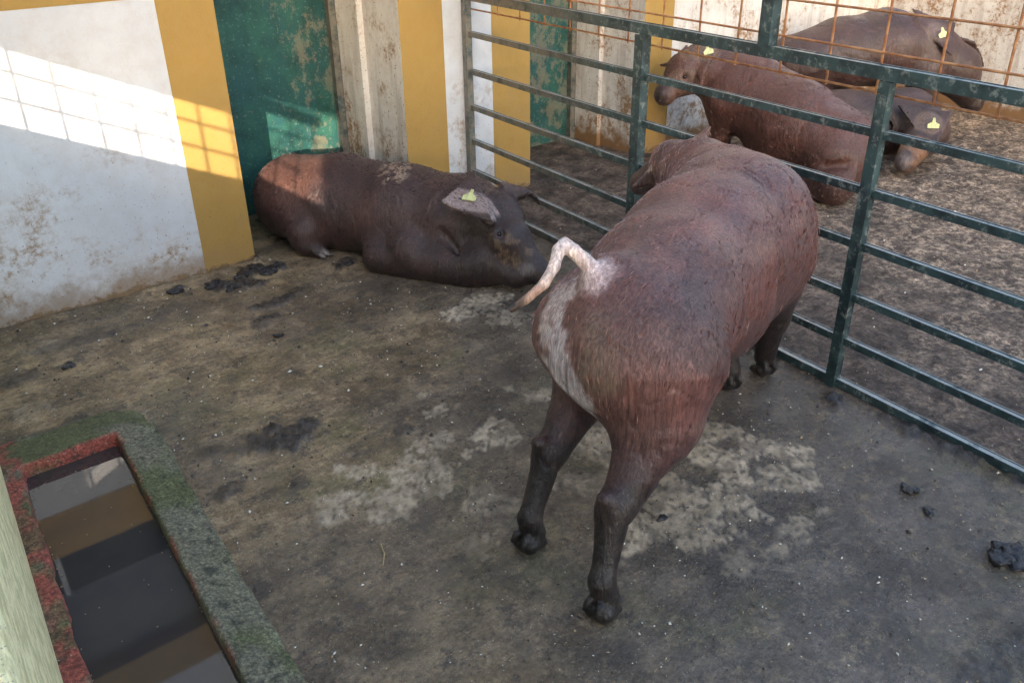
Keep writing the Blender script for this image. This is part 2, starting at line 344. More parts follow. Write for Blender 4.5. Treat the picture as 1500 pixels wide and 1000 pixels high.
# ------------------------------------------------------------------ the long building
YW = 3.947; YD = 4.57
def wall_building():
    T = empty('pen_building', (2.4, YW, 0), 'long whitewashed pen building with ochre bands and green doors set back in its wall', 'building')
    bm = bmesh.new()
    # limewashed fields (butted to the bands, bands stand 2 mm proud)
    H = 1.25; top = 3.3
    D = .3
    def blk(x0, x1, z0, z1, mi, pr=0): box(bm, (x0, YW - pr, z0), (x1, YW + D, z1), mi)
    blk(-1.6, 1.288, -.1, H, 0); blk(1.288, 1.539, -.1, H, 1, .002)
    blk(2.472, 2.738, -.1, 1.9, 1, .002); blk(2.738, 3.058, -.1, 1.9, 0); blk(3.058, 3.331, -.1, 1.9, 1, .002)
    blk(4.268, 4.54, -.1, 1.9, 1, .002); blk(4.54, 7.2, -.1, 1.9, 2)
    # band over the low wall, openings above it, beam and gable
    blk(-1.6, 1.539, H, 1.5, 1, .002)
    blk(-1.6, -.9, 1.5, 2.33, 0)
    blk(1.30, 1.539, 1.5, 2.33, 1, .002)
    blk(-1.6, 1.539, 2.33, 2.58, 1, .002)
    blk(1.539, 7.2, 1.9, 2.15, 1, .002)
    blk(-1.6, 1.539, 2.58, top, 0); blk(1.539, 7.2, 2.15, top, 0)
    bm.normal_update()
    for f in bm.faces:
        if abs(f.normal.x) > .9: f.material_index = 2
    lk('wall', bm, [WHITE, YELLOW, WHITE_D], T)
    # recess returns, door frames
    bm = bmesh.new()
    for x0, x1 in ((1.539, 2.472), (3.331, 4.268)):
        box(bm, (x0 - .12, YW + D, -.1), (x0, YD + .2, 1.9)); box(bm, (x1, YW + .298, -.1), (x1 + .12, YD + .2, 1.9))
        box(bm, (x0 - .12, YW + .301, 1.9), (x1 + .12, YD + .2, 2.0))
        box(bm, (x1 - .035, YD - .27, -.1), (x1 + .01, YD - .0, 1.9))      # the thicker masonry by the frame
    lk('recess', bm, WHITE_D, T)
    for x0, x1 in ((1.539, 2.437), (3.331, 4.233)):
        d = empty('door', (0, 0, 0)); d.parent = T; d.location = -Vector(T.location)
        bm = bmesh.new(); bar(bm, (x0 + .02, YD - .02, 0), (x0 + .02, YD - .02, 1.9), .04, .05); bar(bm, (x1 - .02, YD - .02, 0), (x1 - .02, YD - .02, 1.9), .04, .05)
        lk('frame', bm, GATE).parent = d
        bm = bmesh.new(); box(bm, (x0, YD, .0), (x1, YD + .03, 1.9)); 
        box(bm, (x0 + .05, YD - .006, .02), (x1 - .05, YD + .001, 1.88), 0, .002)
        lk('panel', bm, DOOR).parent = d
    # dim room behind the opening, a shutter half way up and a thin upright
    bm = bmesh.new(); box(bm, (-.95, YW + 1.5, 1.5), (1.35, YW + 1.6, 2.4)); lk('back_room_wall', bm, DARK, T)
    bm = bmesh.new(); box(bm, (-.898, YW + .1, 1.80), (1.298, YW + .13, 2.328)); lk('shutter', bm, GREYI, T)
    bm = bmesh.new(); box(bm, (.30, YW + .08, 1.502), (.325, YW + .099, 1.80)); lk('upright', bm, WHITE, T)
    bm = bmesh.new(); box(bm, (-2, YW - .35, top), (7.6, YW + 5, top + .12)); lk('roof', bm, GREYI, T)
wall_building()

# far wall of the second pen (runs like the fence)
FX = 6.86
T = empty('boundary_wall', (FX + K * 3, 3, 0), 'stained whitewashed boundary wall behind the standing pig in the second pen', 'wall')
bm = bmesh.new()
box(bm, (FX, -3, -.1), (FX + .2, 3.6, 1.3), 0, .006, K)
box(bm, (FX, 3.602, -.1), (FX + .2, 3.944, 1.3), 0, 0, K)
lk('masonry', bm, WHITE_D, T)

# low wall at the photographer's hand
def lowwall_mat():
    n = NT('mossy_capping'); p = n.sep(n.geo)
    lx = n.mul(p[0], n.mul(p[1], -.08), 'ADD')   # distance across the wall
    c = n.mix(n.ramp(n.noise(40, 6, .8, mp=((6, .5, 1),)), .35, .65), (.72, .73, .74), (.50, .50, .48))
    gr = n.ramp(n.mul(lx, n.mul(n.noise(14, 5, .7, mp=((1.5, .5, 1),)), -.05), 'ADD'), -.130, -.108)
    c = n.mix(gr, c, n.mix(n.ramp(n.noise(30, 5, .7, mp=((4, .6, 1),)), .4, .62), (.85, .78, .46), (.56, .50, .26)))
    c = n.mix(n.ramp(n.noise(150, 3, .7), .60, .66, 0, .7), c, (.16, .17, .15))
    return n.out(c, .85, n.noise(60, 5, .7), .6, .006)
T = empty('low_wall', (-.13, 1.5, 0), 'low limewashed wall with mossy capping in the bottom left corner', 'wall')
bm = bmesh.new(); box(bm, (-.23, -1.2, -.1), (-.067, YW - .004, 1.008), 0, .012, .08)
lk('masonry', bm, lowwall_mat(), T)
# wire panel standing on it (it throws the squared shadow on the white wall)
T = empty('wire_panel', (-.05, 2.5, 1.0), 'rusty wire panel standing on the low wall beside the trough', 'wire panel')
bm = bmesh.new(); X0 = -.17
for k in range(12):
    y = 1.265 + k * .225; tube(bm, [(X0 + .08 * y, y, .98), (X0 + .08 * y, y, 1.37)], .0062, 6)
for z in (1.16, 1.275): tube(bm, [(X0 + .08 * 1.2, 1.2, z), (X0 + .08 * 3.92, 3.92, z)], .0062, 6)
lk('mesh', bm, RUST, T)
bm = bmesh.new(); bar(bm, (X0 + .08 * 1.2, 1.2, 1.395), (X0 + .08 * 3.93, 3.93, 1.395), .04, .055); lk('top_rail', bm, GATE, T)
# unseen wall added to block the sun; its opening lets a low slot through
T = empty('sun_blocker_wall', (-1.3, 0, 0), 'tall white wall left of the pens, added to block the sun except through one opening', 'building')
bm = bmesh.new(); x0, x1 = -1.5, -1.3
box(bm, (x0, -16, -.1), (x1, -1.02, 4.6)); box(bm, (x0, -1.018, 3.1), (x1, 7, 4.6)); box(bm, (x0, 1.32, -.1), (x1, 7, 3.098))
lk('wall', bm, WHITE, T)
n = NT('translucent_diffuser'); n.out((.60, .64, .68), .6); tr = n.t.nodes.new('ShaderNodeBsdfTranslucent'); tr.inputs[0].default_value = (.62, .68, .74, 1)  # unseen sheet added to glow onto the upper wall and trim the sun slot
mx = n.t.nodes.new('ShaderNodeMixShader'); mx.inputs[0].default_value = .6; n.L(n.b.outputs[0], mx.inputs[1]); n.L(tr.outputs[0], mx.inputs[2]); n.L(mx.outputs[0], n.t.nodes['Material Output'].inputs[0])
bm = bmesh.new(); box(bm, (x0 + .08, -1.018, 1.99), (x0 + .083, 1.318, 3.09)); tag(lk('diffuser', bm, n.m), 'pale translucent tarpaulin added to brighten the upper white wall', 'diffuser')

# ------------------------------------------------------------------ fence
GX = 2.559
def gp(y, z, off=0): return Vector((GX + K * y + off, y, z))
def fence():
    T = empty('pen_fence', gp(2, 0), 'chipped blue green steel rail fence between the two pens', 'fence')
    ya, yb = -1.0, YW - .02
    for z, w, h in ((1.124, .036, .036), (.936, .024, .021), (.742, .024, .021), (.552, .024, .021), (.362, .024, .021), (.188, .024, .021), (.018, .028, .026)):
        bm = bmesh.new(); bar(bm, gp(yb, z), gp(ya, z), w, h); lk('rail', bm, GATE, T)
    for y, w in ((-.95, .04), (1.425, .034), (2.553, .045)):
        bm = bmesh.new(); bar(bm, gp(y, -.03, -.012), gp(y, 1.10, -.012), w, w)
        if y == 1.415:
            bar(bm, gp(y - .026, -.03, .006), gp(y - .026, 1.10, .006), .016, .02)
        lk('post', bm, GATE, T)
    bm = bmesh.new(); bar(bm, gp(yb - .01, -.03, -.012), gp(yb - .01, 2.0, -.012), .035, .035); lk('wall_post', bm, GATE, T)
    for y in (1.925, -.3):
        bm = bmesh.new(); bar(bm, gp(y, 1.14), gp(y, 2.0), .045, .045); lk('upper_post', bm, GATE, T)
    bm = bmesh.new()
    rr = random.Random(3)
    for k in range(-4, 12):
        y = 1.484 + k * .2
        if y > yb: continue
        a = rr.uniform(-.006, .006)
        tube(bm, [gp(y + a, 1.045, .032), gp(y, 1.4, .032), gp(y - a, 1.99, .034)], .0042, 6)
    for k in range(8):
        z = 1.054 + k * .122
        tube(bm, [gp(yb, z + rr.uniform(-.004, .004), .026), gp(2.6, z + rr.uniform(-.005, .005), .027), gp(1.2, z, .026), gp(ya, z, .026)], .0042, 6)
    lk('wire_mesh', bm, RUST, T)
fence()

# ------------------------------------------------------------------ trough
def trough():
    T = empty('water_trough', (.3, 1.5, 0), 'mossy concrete water trough with a red painted lip in the front left corner', 'trough')
    b = Blob((-.05, .45, -.03), (.72, 2.95, .26), .009)
    sl, P = b.sub(b.lo, b.lo + b.h * b.n); sh = P.reshape(-1, 3); nn = (fbm(sh, 9, 4, 5) - .5).reshape(P.shape[:-1])
    x = P[..., 0] - K * 0.95 * P[..., 1] + nn * .02; y = P[..., 1] + nn * .02; z = P[..., 2]
    def rb(x0, x1, y0, y1, z0, z1, r):
        q = np.stack([np.abs(x - (x0 + x1) / 2) - (x1 - x0) / 2 + r, np.abs(y - (y0 + y1) / 2) - (y1 - y0) / 2 + r, np.abs(z - (z0 + z1) / 2) - (z1 - z0) / 2 + r], -1)
        return np.linalg.norm(np.maximum(q, 0), axis=-1) + np.minimum(q.max(-1), 0) - r
    outer = rb(-.10, .375, .2, 2.80, -.3, .178, .035); inner = rb(-.019, .255, .3, 2.535, .05, .5, .012)
    slope = z - (.178 - .30 * np.maximum(x - .265, 0) - .25 * np.maximum(y - 2.56, 0))
    F = np.maximum(np.maximum(outer, slope), -inner); F = np.maximum(F, -(z + .02)); b.F[sl] = F + nn * .012
    me, V, Q = b.mesh('basin')
    x = V[:, 0] - K * .95 * V[:, 1]; y = V[:, 1]
    di = np.maximum(np.maximum(x - .255, -.019 - x), y - 2.535)      # distance outside the opening
    a = fbm(V, 12, 5, 3); c2 = fbm(V, 40, 4, 8)
    base = np.array([.130, .122, .085]) * (0.65 + .8 * c2[:, None]); 
    moss = np.array([.066, .080, .024]) * (.6 + .9 * c2[:, None]); w = sst(fbm(V, 6, 4, 21) + .12 * (y > 2.55), .42, .62)[:, None]
    C = base * (1 - w * .75) + moss * w * .75
    lim = (sst(fbm(V, 25, 4, 15), .5, .68) * sst(x, .31, .375))[:, None]; C = C * (1 - .6 * lim) + np.array([.22, .22, .14]) * .6 * lim
    red = np.array([.24, .062, .045]) * (.7 + .7 * c2[:, None])
    lw = sst(-.012 - x, -.012, .004) * sst(x + .03 * (a - .5) * 2, -.085, -.060) * sst(fbm(V, 9, 4, 33), .40, .52)
    rw = np.maximum(sst(.016 - di + (a - .5) * .05, .0, .015) * (y > 2.44) * (x < .275), lw)
    rw = np.maximum(rw, sst(.012 - di, 0, .012) * sst(a, .5, .56) * (x > .2) * .7)[:, None]
    rw = rw * (.35 + .65 * sst(fbm(V, 16, 4, 71), .36, .50))[:, None]; C = C * (1 - rw) + red * rw
    sp = sst(fbm(V, 55, 3, 40), .64, .7)[:, None] * .75; C = C * (1 - sp) + np.array([.02, .025, .018]) * sp
    setcol(me, C)
    n = NT('mossy_concrete'); col = n.attr('Col'); col = n.mix(n.ramp(n.noise(110, 4, .7), .45, .65, 0, .5), col, n.mix(1.0, col, (1.7, 1.75, 1.6), 'MULTIPLY'))
    col = n.mix(n.ramp(n.noise(160, 2), .68, .73, 0, .7), col, (.4, .42, .35))
    salt = n.ramp(n.noise(110, 4, .8), .32, .68, .55, 1.5); sv = n.t.nodes.new('ShaderNodeCombineXYZ')
    for k in range(3): n.L(salt, sv.inputs[k])
    col = n.mix(1.0, col, sv.outputs[0], 'MULTIPLY')
    mt = n.out(col, .8, n.mul(n.noise(50, 5, .7), n.noise(170, 3), 'ADD'), .9, .007)
    link('basin', me, mt, T, True)
    n = NT('murky_water'); n.out(n.mix(n.ramp(n.noise(4, 4), .4, .6), (.040, .038, .040), (.050, .046, .042)), .03, n.noise(3, 2), .012, .01, .5); n.b.inputs['IOR'].default_value = 1.72
    bm = bmesh.new()
    pts = [(-.03, .31), (.262, .31), (.262, 2.545), (-.03, 2.545)]
    bm.faces.new([bm.verts.new((x + K * .95 * y, y, .134)) for x, y in pts])
    tag(lk('water', bm, n.m), kind='structure')
trough()
def scum():
    rg = np.random.default_rng(12); bm = bmesh.new()
    for k in range(90):
        y = rg.uniform(.9, 2.52); u = rg.uniform(-.015, .25) if rg.random() < .5 else rg.choice([-.015, .25]) + rg.normal(0, .006)
        u = min(max(u, -.016), .251); r0 = rg.uniform(.0008, .0024); c0 = Vector((u + K * .95 * y, y, .1355)); m = int(rg.integers(5, 8)); a0 = rg.uniform(0, 6)
        up = [bm.verts.new(c0 + Vector((math.cos(a0 + 6.283 * i / m) * r0 * rg.uniform(.6, 1.3), math.sin(a0 + 6.283 * i / m) * r0 * rg.uniform(.6, 1.5), .0004))) for i in range(m)]
        lo = [bm.verts.new(v.co - Vector((0, 0, .0014))) for v in up]
        bm.faces.new(up); bm.faces.new(lo[::-1])
        for i in range(m): bm.faces.new((up[i], lo[i], lo[(i + 1) % m], up[(i + 1) % m]))
    tag(lk('feed_specks', bm, NT('soaked_feed').out((.20, .16, .10), .6)), 'tiny pale feed specks floating on the trough water', 'feed specks', kind='stuff')
scum()

# ------------------------------------------------------------------ pigs
def pig_mat(name, rough=.55, hairy=True):
    n = NT(name); col = n.attr('Col')
    st = n.noise(60, 5, .7, mp=((1, 1, .6),))
    col = n.mix(n.ramp(st, .35, .68, 0, .55), col, n.mix(1.0, col, (.50, .47, .50), 'MULTIPLY'))
    sk = n.ramp(n.noise(130, 4, .7, mp=((1, 1, .10),), dist=.3), .36, .64, 0, 1)
    col = n.mix(n.mul(sk, .9), col, n.mix(1.0, col, (.46, .40, .42), 'MULTIPLY'))
    col = n.mix(n.ramp(n.noise(90, 3, .6, mp=((1, 1, .12), (3, 1, 2))), .56, .68, 0, .5), col, n.mix(1.0, col, (1.8, 1.6, 1.55), 'MULTIPLY'))
    col = n.mix(n.ramp(n.noise(9, 5, .7), .45, .7, 0, .45), col, n.mix(1.0, col, (1.45, 1.35, 1.3), 'MULTIPLY'))
    col = n.mix(n.ramp(n.noise(150, 3, .7), .6, .7, 0, .4), col, (.02, .014, .014))
    b = n.mul(n.mul(n.noise(14, 3, .5), 1.2), n.mul(n.noise(95, 4, .6), .6), 'ADD'); lum = n.sep(n.attr('Col'))[0]
    n.b.inputs['Sheen Weight'].default_value = .05; n.b.inputs['Sheen Roughness'].default_value = .45; n.b.inputs['Sheen Tint'].default_value = (1, .82, .84, 1)
    b = n.mul(b, n.mul(sk, -.35), 'ADD')
    return n.out(col, n.mul(n.ramp(n.noise(12, 4), .3, .7, rough - .16, rough + .04), n.ramp(lum, .012, .06, .88, 1.0)), b, .6, .006, .6)
SKIN = pig_mat('bristly_red_skin', .50)
n = NT('bristle'); HAIR = n.out(n.attr('Col'), .38, spec=.5)
n = NT('yellow_tag_plastic'); TAGM = n.out(n.mix(n.ramp(n.noise(60), .4, .7), (.60, .64, .30), (.38, .40, .20)), .45)
n = NT('wet_eye'); EYE = n.out((.012, .008, .008), .12)

def bristles(P, Q, N, flow, sel, colf, parent, L=.028, w=.0011, seed=1, lift=.045):
    rg = np.random.default_rng(seed); T3 = np.concatenate([Q[:, [0, 1, 2]], Q[:, [0, 2, 3]]])
    A, B, C = P[T3[:, 0]], P[T3[:, 1]], P[T3[:, 2]]; nr = np.cross(B - A, C - A); ar = np.linalg.norm(nr, axis=1); cen = (A + B + C) / 3
    w_ = ar * sel(cen); i = rg.choice(len(T3), N, p=w_ / w_.sum()); r1 = np.sqrt(rg.random(N))[:, None]; r2 = rg.random(N)[:, None]
    p = A[i] * (1 - r1) + B[i] * r1 * (1 - r2) + C[i] * r1 * r2; nn = nr[i] / (ar[i][:, None] + 1e-12)
    f = flow(p) + rg.normal(0, .13, (N, 3)); f -= (f * nn).sum(1)[:, None] * nn; f /= np.linalg.norm(f, axis=1)[:, None] + 1e-9
    d = f + nn * lift; s = np.cross(f, nn); l = (L * rg.uniform(.6, 1.25, N))[:, None]; ww = w * rg.uniform(.7, 1.4, N)[:, None]
    V = np.stack([p - s * ww - nn * .001, p + s * ww - nn * .001, p + d * l * .55 + s * ww * .6, p + d * l + nn * (-l * .12)], 1)
    me = bpy.data.meshes.new('bristles'); M = N * 4; me.vertices.add(M); me.vertices.foreach_set('co', V.astype(np.float32).ravel())
    b4 = np.arange(N)[:, None] * 4; F = np.concatenate([b4 + [0, 1, 2], b4 + [0, 2, 3]]).astype(np.int32)
    me.loops.add(F.size); me.loops.foreach_set('vertex_index', F.ravel()); me.polygons.add(len(F)); me.polygons.foreach_set('loop_start', np.arange(0, F.size, 3, dtype=np.int32))
    me.update(calc_edges=True); setcol(me, np.repeat(colf(p, rg), 4, axis=0))
    o = link('bristles', me, HAIR, parent); o['kind'] = 'stuff'
    return o
def ear_tag(c, n, up, parent, s=.03):
    """flat plastic flap with a narrow neck, lying on the ear"""
    c, n, up = Vector(c), Vector(n).normalized(), Vector(up).normalized(); up = (up - n * up.dot(n)).normalized(); r = up.cross(n)
    prof = [(-.18, 1.15), (.18, 1.15), (.30, .35), (1.0, -.05), (.95, -.75), (-.95, -.85), (-1.0, -.1), (-.30, .35)]
    bm = bmesh.new(); A = [bm.verts.new(c + (r * x + up * y) * s + n * .002) for x, y in prof]; B = [bm.verts.new(c + (r * x + up * y) * s - n * .002) for x, y in prof]
    bm.faces.new(A); bm.faces.new(B[::-1])
    for i in range(8): j = (i + 1) % 8; bm.faces.new((A[i], B[i], B[j], A[j]))
    tube(bm, [c + up * s * .75 - n * .004, c + up * s * .75 + n * .006], s * .2, 10)
    return lk('ear_tag', bm, TAGM, parent)
def eye(c, parent, r=.013):
    bm = bmesh.new(); bmesh.ops.create_uvsphere(bm, u_segments=14, v_segments=10, radius=r)
    for v in bm.verts: v.co += Vector(c)
    return lk('eye', bm, EYE, parent, True)
def hoof(b, f, d, r=.034, s=1.0):
    """two toes and dew claws, pointing along d"""
    f = np.array(f); d = np.array((d[0], d[1], 0), float); d /= np.linalg.norm(d); l = np.array((-d[1], d[0], 0))
    for sg in (-1, 1):
        b.cone(f + l * sg * .017 - d * .008 + (0, 0, .030), .026 * s, f + l * sg * .019 + d * .040 + (0, 0, .014), .015 * s, .007)
        b.cone(f + l * sg * .018 - d * .026 + (0, 0, .062), .011, f + l * sg * .021 - d * .040 + (0, 0, .044), .008, .010)
def mixc(C, w, c): return C * (1 - w[:, None]) + np.array(c) * w[:, None]
def dseg(P, a, b):
    a = np.array(a, float); b = np.array(b, float); t = np.clip(((P - a) @ (b - a)) / ((b - a) @ (b - a)), 0, 1)[:, None]
    return np.linalg.norm(P - a - t * (b - a), axis=1)

def near_pig():
    T = empty('pig', (1.9, 1.45, 0), 'big reddish brown pig standing in front with its pale tail raised', 'pig', 'pigs in the two pens')
    b = Blob((1.0, .95, -.02), (2.86, 2.72, 1.02), .0078)
    c = b.cone
    c((1.54, 1.39, .59), .225, (1.78, 1.50, .615), .230, .06); c((1.78, 1.50, .615), .230, (2.05, 1.61, .615), .248, .06); c((2.05, 1.61, .615), .248, (2.33, 1.70, .605), .268, .06)
    c((2.33, 1.70, .605), .268, (2.46, 1.84, .62), .215, .05); c((2.46, 1.84, .63), .20, (2.57, 2.05, .67), .135, .05)
    c((1.75, 1.49, .51), .16, (2.05, 1.58, .48), .20, .06); c((2.05, 1.58, .48), .20, (2.30, 1.67, .46), .205, .06)                     # belly
    c((2.57, 2.05, .67), .135, (2.625, 2.22, .66), .095, .04); c((2.625, 2.22, .655), .09, (2.675, 2.43, .53), .052, .04)
    c((2.675, 2.43, .53), .05, (2.68, 2.45, .515), .047, .01)
    # hams, hocks, feet
    c((1.52, 1.285, .56), .160, (1.49, 1.252, .44), .112, .09); c((1.49, 1.252, .44), .100, (1.33, 1.215, .275), .050, .05)
    c((1.30, 1.21, .275), .043, (1.215, 1.162, .105), .031, .03); c((1.215, 1.162, .105), .034, (1.225, 1.155, .05), .038, .02); c((1.262, 1.208, .315), .022, (1.278, 1.206, .26), .030, .025); hoof(b, (1.205, 1.15, 0), (.9, .1), s=1.1)
    c((1.52, 1.53, .56), .168, (1.54, 1.545, .44), .108, .09); c((1.54, 1.545, .44), .094, (1.355, 1.50, .275), .047, .05)
    c((1.335, 1.50, .275), .041, (1.235, 1.47, .105), .030, .03); c((1.235, 1.47, .105), .032, (1.245, 1.465, .05), .036, .02); c((1.295, 1.498, .315), .020, (1.31, 1.498, .26), .028, .025); hoof(b, (1.225, 1.465, 0), (.9, .1), s=1.05)
    c((1.60, 1.20, .52), .012, (1.78, 1.225, .40), .016, .05, neg=True)            # flank fold
    c((2.15, 1.36, .62), .012, (2.30, 1.40, .36), .012, .05, neg=True)              # behind the shoulder
    # cleft between the hams
    c((1.24, 1.385, .44), .020, (1.40, 1.385, .30), .030, .05, neg=True)
    # forelegs
    c((2.30, 1.80, .50), .13, (2.33, 1.72, .26), .062, .05); c((2.33, 1.72, .26), .058, (2.35, 1.655, .08), .040, .03); hoof(b, (2.35, 1.65, 0), (.3, .9))
    c((2.46, 1.60, .50), .13, (2.52, 1.62, .26), .062, .05); c((2.52, 1.62, .26), .058, (2.53, 1.635, .08), .040, .03); hoof(b, (2.53, 1.63, 0), (.3, .9))
    # rear details: tail, tail base, vulva folds
    c((1.50, 1.45, .775), .050, (1.44, 1.46, .785), .028, .05)
    tl = [((1.455, 1.462, .790), .024), ((1.425, 1.475, .825), .0205), ((1.400, 1.490, .855), .0185), ((1.392, 1.515, .868), .0175), ((1.365, 1.507, .862), .0165), ((1.335, 1.49, .832), .015), ((1.30, 1.488, .795), .0135), ((1.262, 1.51, .757), .0115), ((1.235, 1.535, .728), .0095)]
    for (p, r), (q, s) in zip(tl, tl[1:]): c(p, r, q, s, .006)
    c((1.375, 1.475, .60), .034, (1.368, 1.455, .52), .032, .03); c((1.365, 1.43, .60), .032, (1.36, 1.415, .52), .030, .03)
    c((1.335, 1.447, .60), .004, (1.33, 1.432, .51), .004, .012, neg=True)
    # ears
    b.tri((2.60, 2.22, .725), (2.60, 2.215, .60), (2.47, 2.30, .592), .0075, .012, .012)
    b.tri((2.58, 2.08, .79), (2.65, 2.16, .77), (2.665, 2.10, .825), .009, .02, .0)
    c((2.59, 2.22, .71), .03, (2.60, 2.22, .63), .028, .03)
    b.floor(.002, .004)
    me, P, Q = b.mesh('body')
    P = flesh(me, P, .015, lambda q: sst(np.minimum.reduce([dseg(q, a_[0], b_[0]) for a_, b_ in zip(tl, tl[1:])]), .02, .06) * (q[:, 1] < 2.2), 3); x, y, z = P.T
    f1 = fbm(P, 4, 4, 2); f2 = fbm(P, 11, 4, 6); f3 = fbm(P, 35, 3, 8)
    C = np.tile(np.array([.200, .085, .070]), (len(P), 1))
    ridge = sst(z, .74, .87); C = mixc(C, ridge * sst(f2, .30, .6) * .75, (.36, .155, .11))
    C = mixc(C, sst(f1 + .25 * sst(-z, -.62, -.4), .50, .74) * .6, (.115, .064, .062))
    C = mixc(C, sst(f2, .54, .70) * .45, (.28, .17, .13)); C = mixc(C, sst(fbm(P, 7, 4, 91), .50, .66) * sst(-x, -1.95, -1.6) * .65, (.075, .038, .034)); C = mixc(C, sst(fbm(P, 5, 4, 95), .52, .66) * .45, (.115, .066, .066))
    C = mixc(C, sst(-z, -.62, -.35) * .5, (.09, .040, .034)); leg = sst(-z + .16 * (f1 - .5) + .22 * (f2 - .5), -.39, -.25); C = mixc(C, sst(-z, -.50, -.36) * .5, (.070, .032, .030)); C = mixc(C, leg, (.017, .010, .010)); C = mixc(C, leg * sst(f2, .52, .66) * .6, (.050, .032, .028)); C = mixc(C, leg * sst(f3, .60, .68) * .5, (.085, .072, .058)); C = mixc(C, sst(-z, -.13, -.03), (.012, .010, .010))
    head = sst(y, 2.1, 2.25); C = mixc(C, head * .8, (.085, .055, .048))
    ham = sst(-x, -1.50, -1.36) * sst(z, .38, .5); C = mixc(C, ham * .35, (.24, .11, .08))
    # dusty, paler skin round the tail and down the middle of the rump
    w = sst(.085 - dseg(P, (1.42, 1.535, .70), (1.385, 1.50, .60)) + (f3 - .5) * .08 + (f2 - .5) * .05, .0, .035) * (x < 1.50); C = mixc(C, w * .9, (.72, .62, .56))
    w = sst(.088 - dseg(P, (1.362, 1.450, .60), (1.335, 1.412, .50)) + (f3 - .5) * .06 + (f2 - .5) * .05, .0, .03) * (x < 1.42); C = mixc(C, w * .95, (.68, .62, .62))
    w = sst(.09 - dseg(P, (1.40, 1.36, .68), (1.33, 1.32, .60)) + (f2 - .5) * .12, .0, .05) * (x < 1.5); C = mixc(C, w * .55, (.24, .19, .13))
    dt = np.minimum.reduce([dseg(P, p[0], q[0]) for p, q in zip(tl, tl[1:])])
    w = sst(.045 - dt, .0, .02); C = mixc(C, w, (.85, .72, .64)); w2 = w * sst(-z, -.83, -.77) * (x < 1.36); C = mixc(C, w2 * .8, (.66, .38, .24)); C = mixc(C, w * sst(-x, -1.27, -1.24), (.10, .07, .06))
    w = sst(.075 - np.linalg.norm(P - np.array([1.44, 1.45, .79]), axis=1) + (f3 - .5) * .03, 0, .04) * .8; C = mixc(C, w, (.66, .54, .52))
    w = sst(.012 - np.abs((P[:, 1] - 1.437) - (P[:, 0] - 1.35) * .6) , .004, .010) * (x < 1.42) * sst(.07 - np.abs(z - .54), 0, .02); C = mixc(C, w * .75, (.10, .08, .08))
    earm = (y > 2.23) & (x < 2.565); C[earm] = C[earm] * .7 + np.array([.16, .10, .075]) * .3; C = mixc(C, sst(.014 - dseg(P, (2.60, 2.225, .72), (2.52, 2.265, .655)), 0, .008) * .9, (.55, .42, .28))
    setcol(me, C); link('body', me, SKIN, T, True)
    def flow(p):
        return np.array([-.75, -.3, 0]) + np.array([0, 0, -1.0]) * sst(-p[:, 2], -.82, -.6)[:, None] * 1.5
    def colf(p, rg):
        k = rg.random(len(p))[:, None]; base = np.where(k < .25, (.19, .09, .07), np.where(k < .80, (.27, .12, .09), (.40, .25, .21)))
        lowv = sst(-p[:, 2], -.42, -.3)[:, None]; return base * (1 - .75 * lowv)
    def sel(q):
        rump = (q[:, 0] < 1.43) & (q[:, 1] > 1.34) & (q[:, 2] > .42); tailz = np.minimum.reduce([dseg(q, a[0], b_[0]) for a, b_ in zip(tl, tl[1:])]) < .05
        return np.where(tailz, 0, np.where(rump, .12, 1.0)) * sst(q[:, 2], .36, .80) * (q[:, 1] < 2.3)
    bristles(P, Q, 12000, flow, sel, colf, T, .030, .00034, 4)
    return T

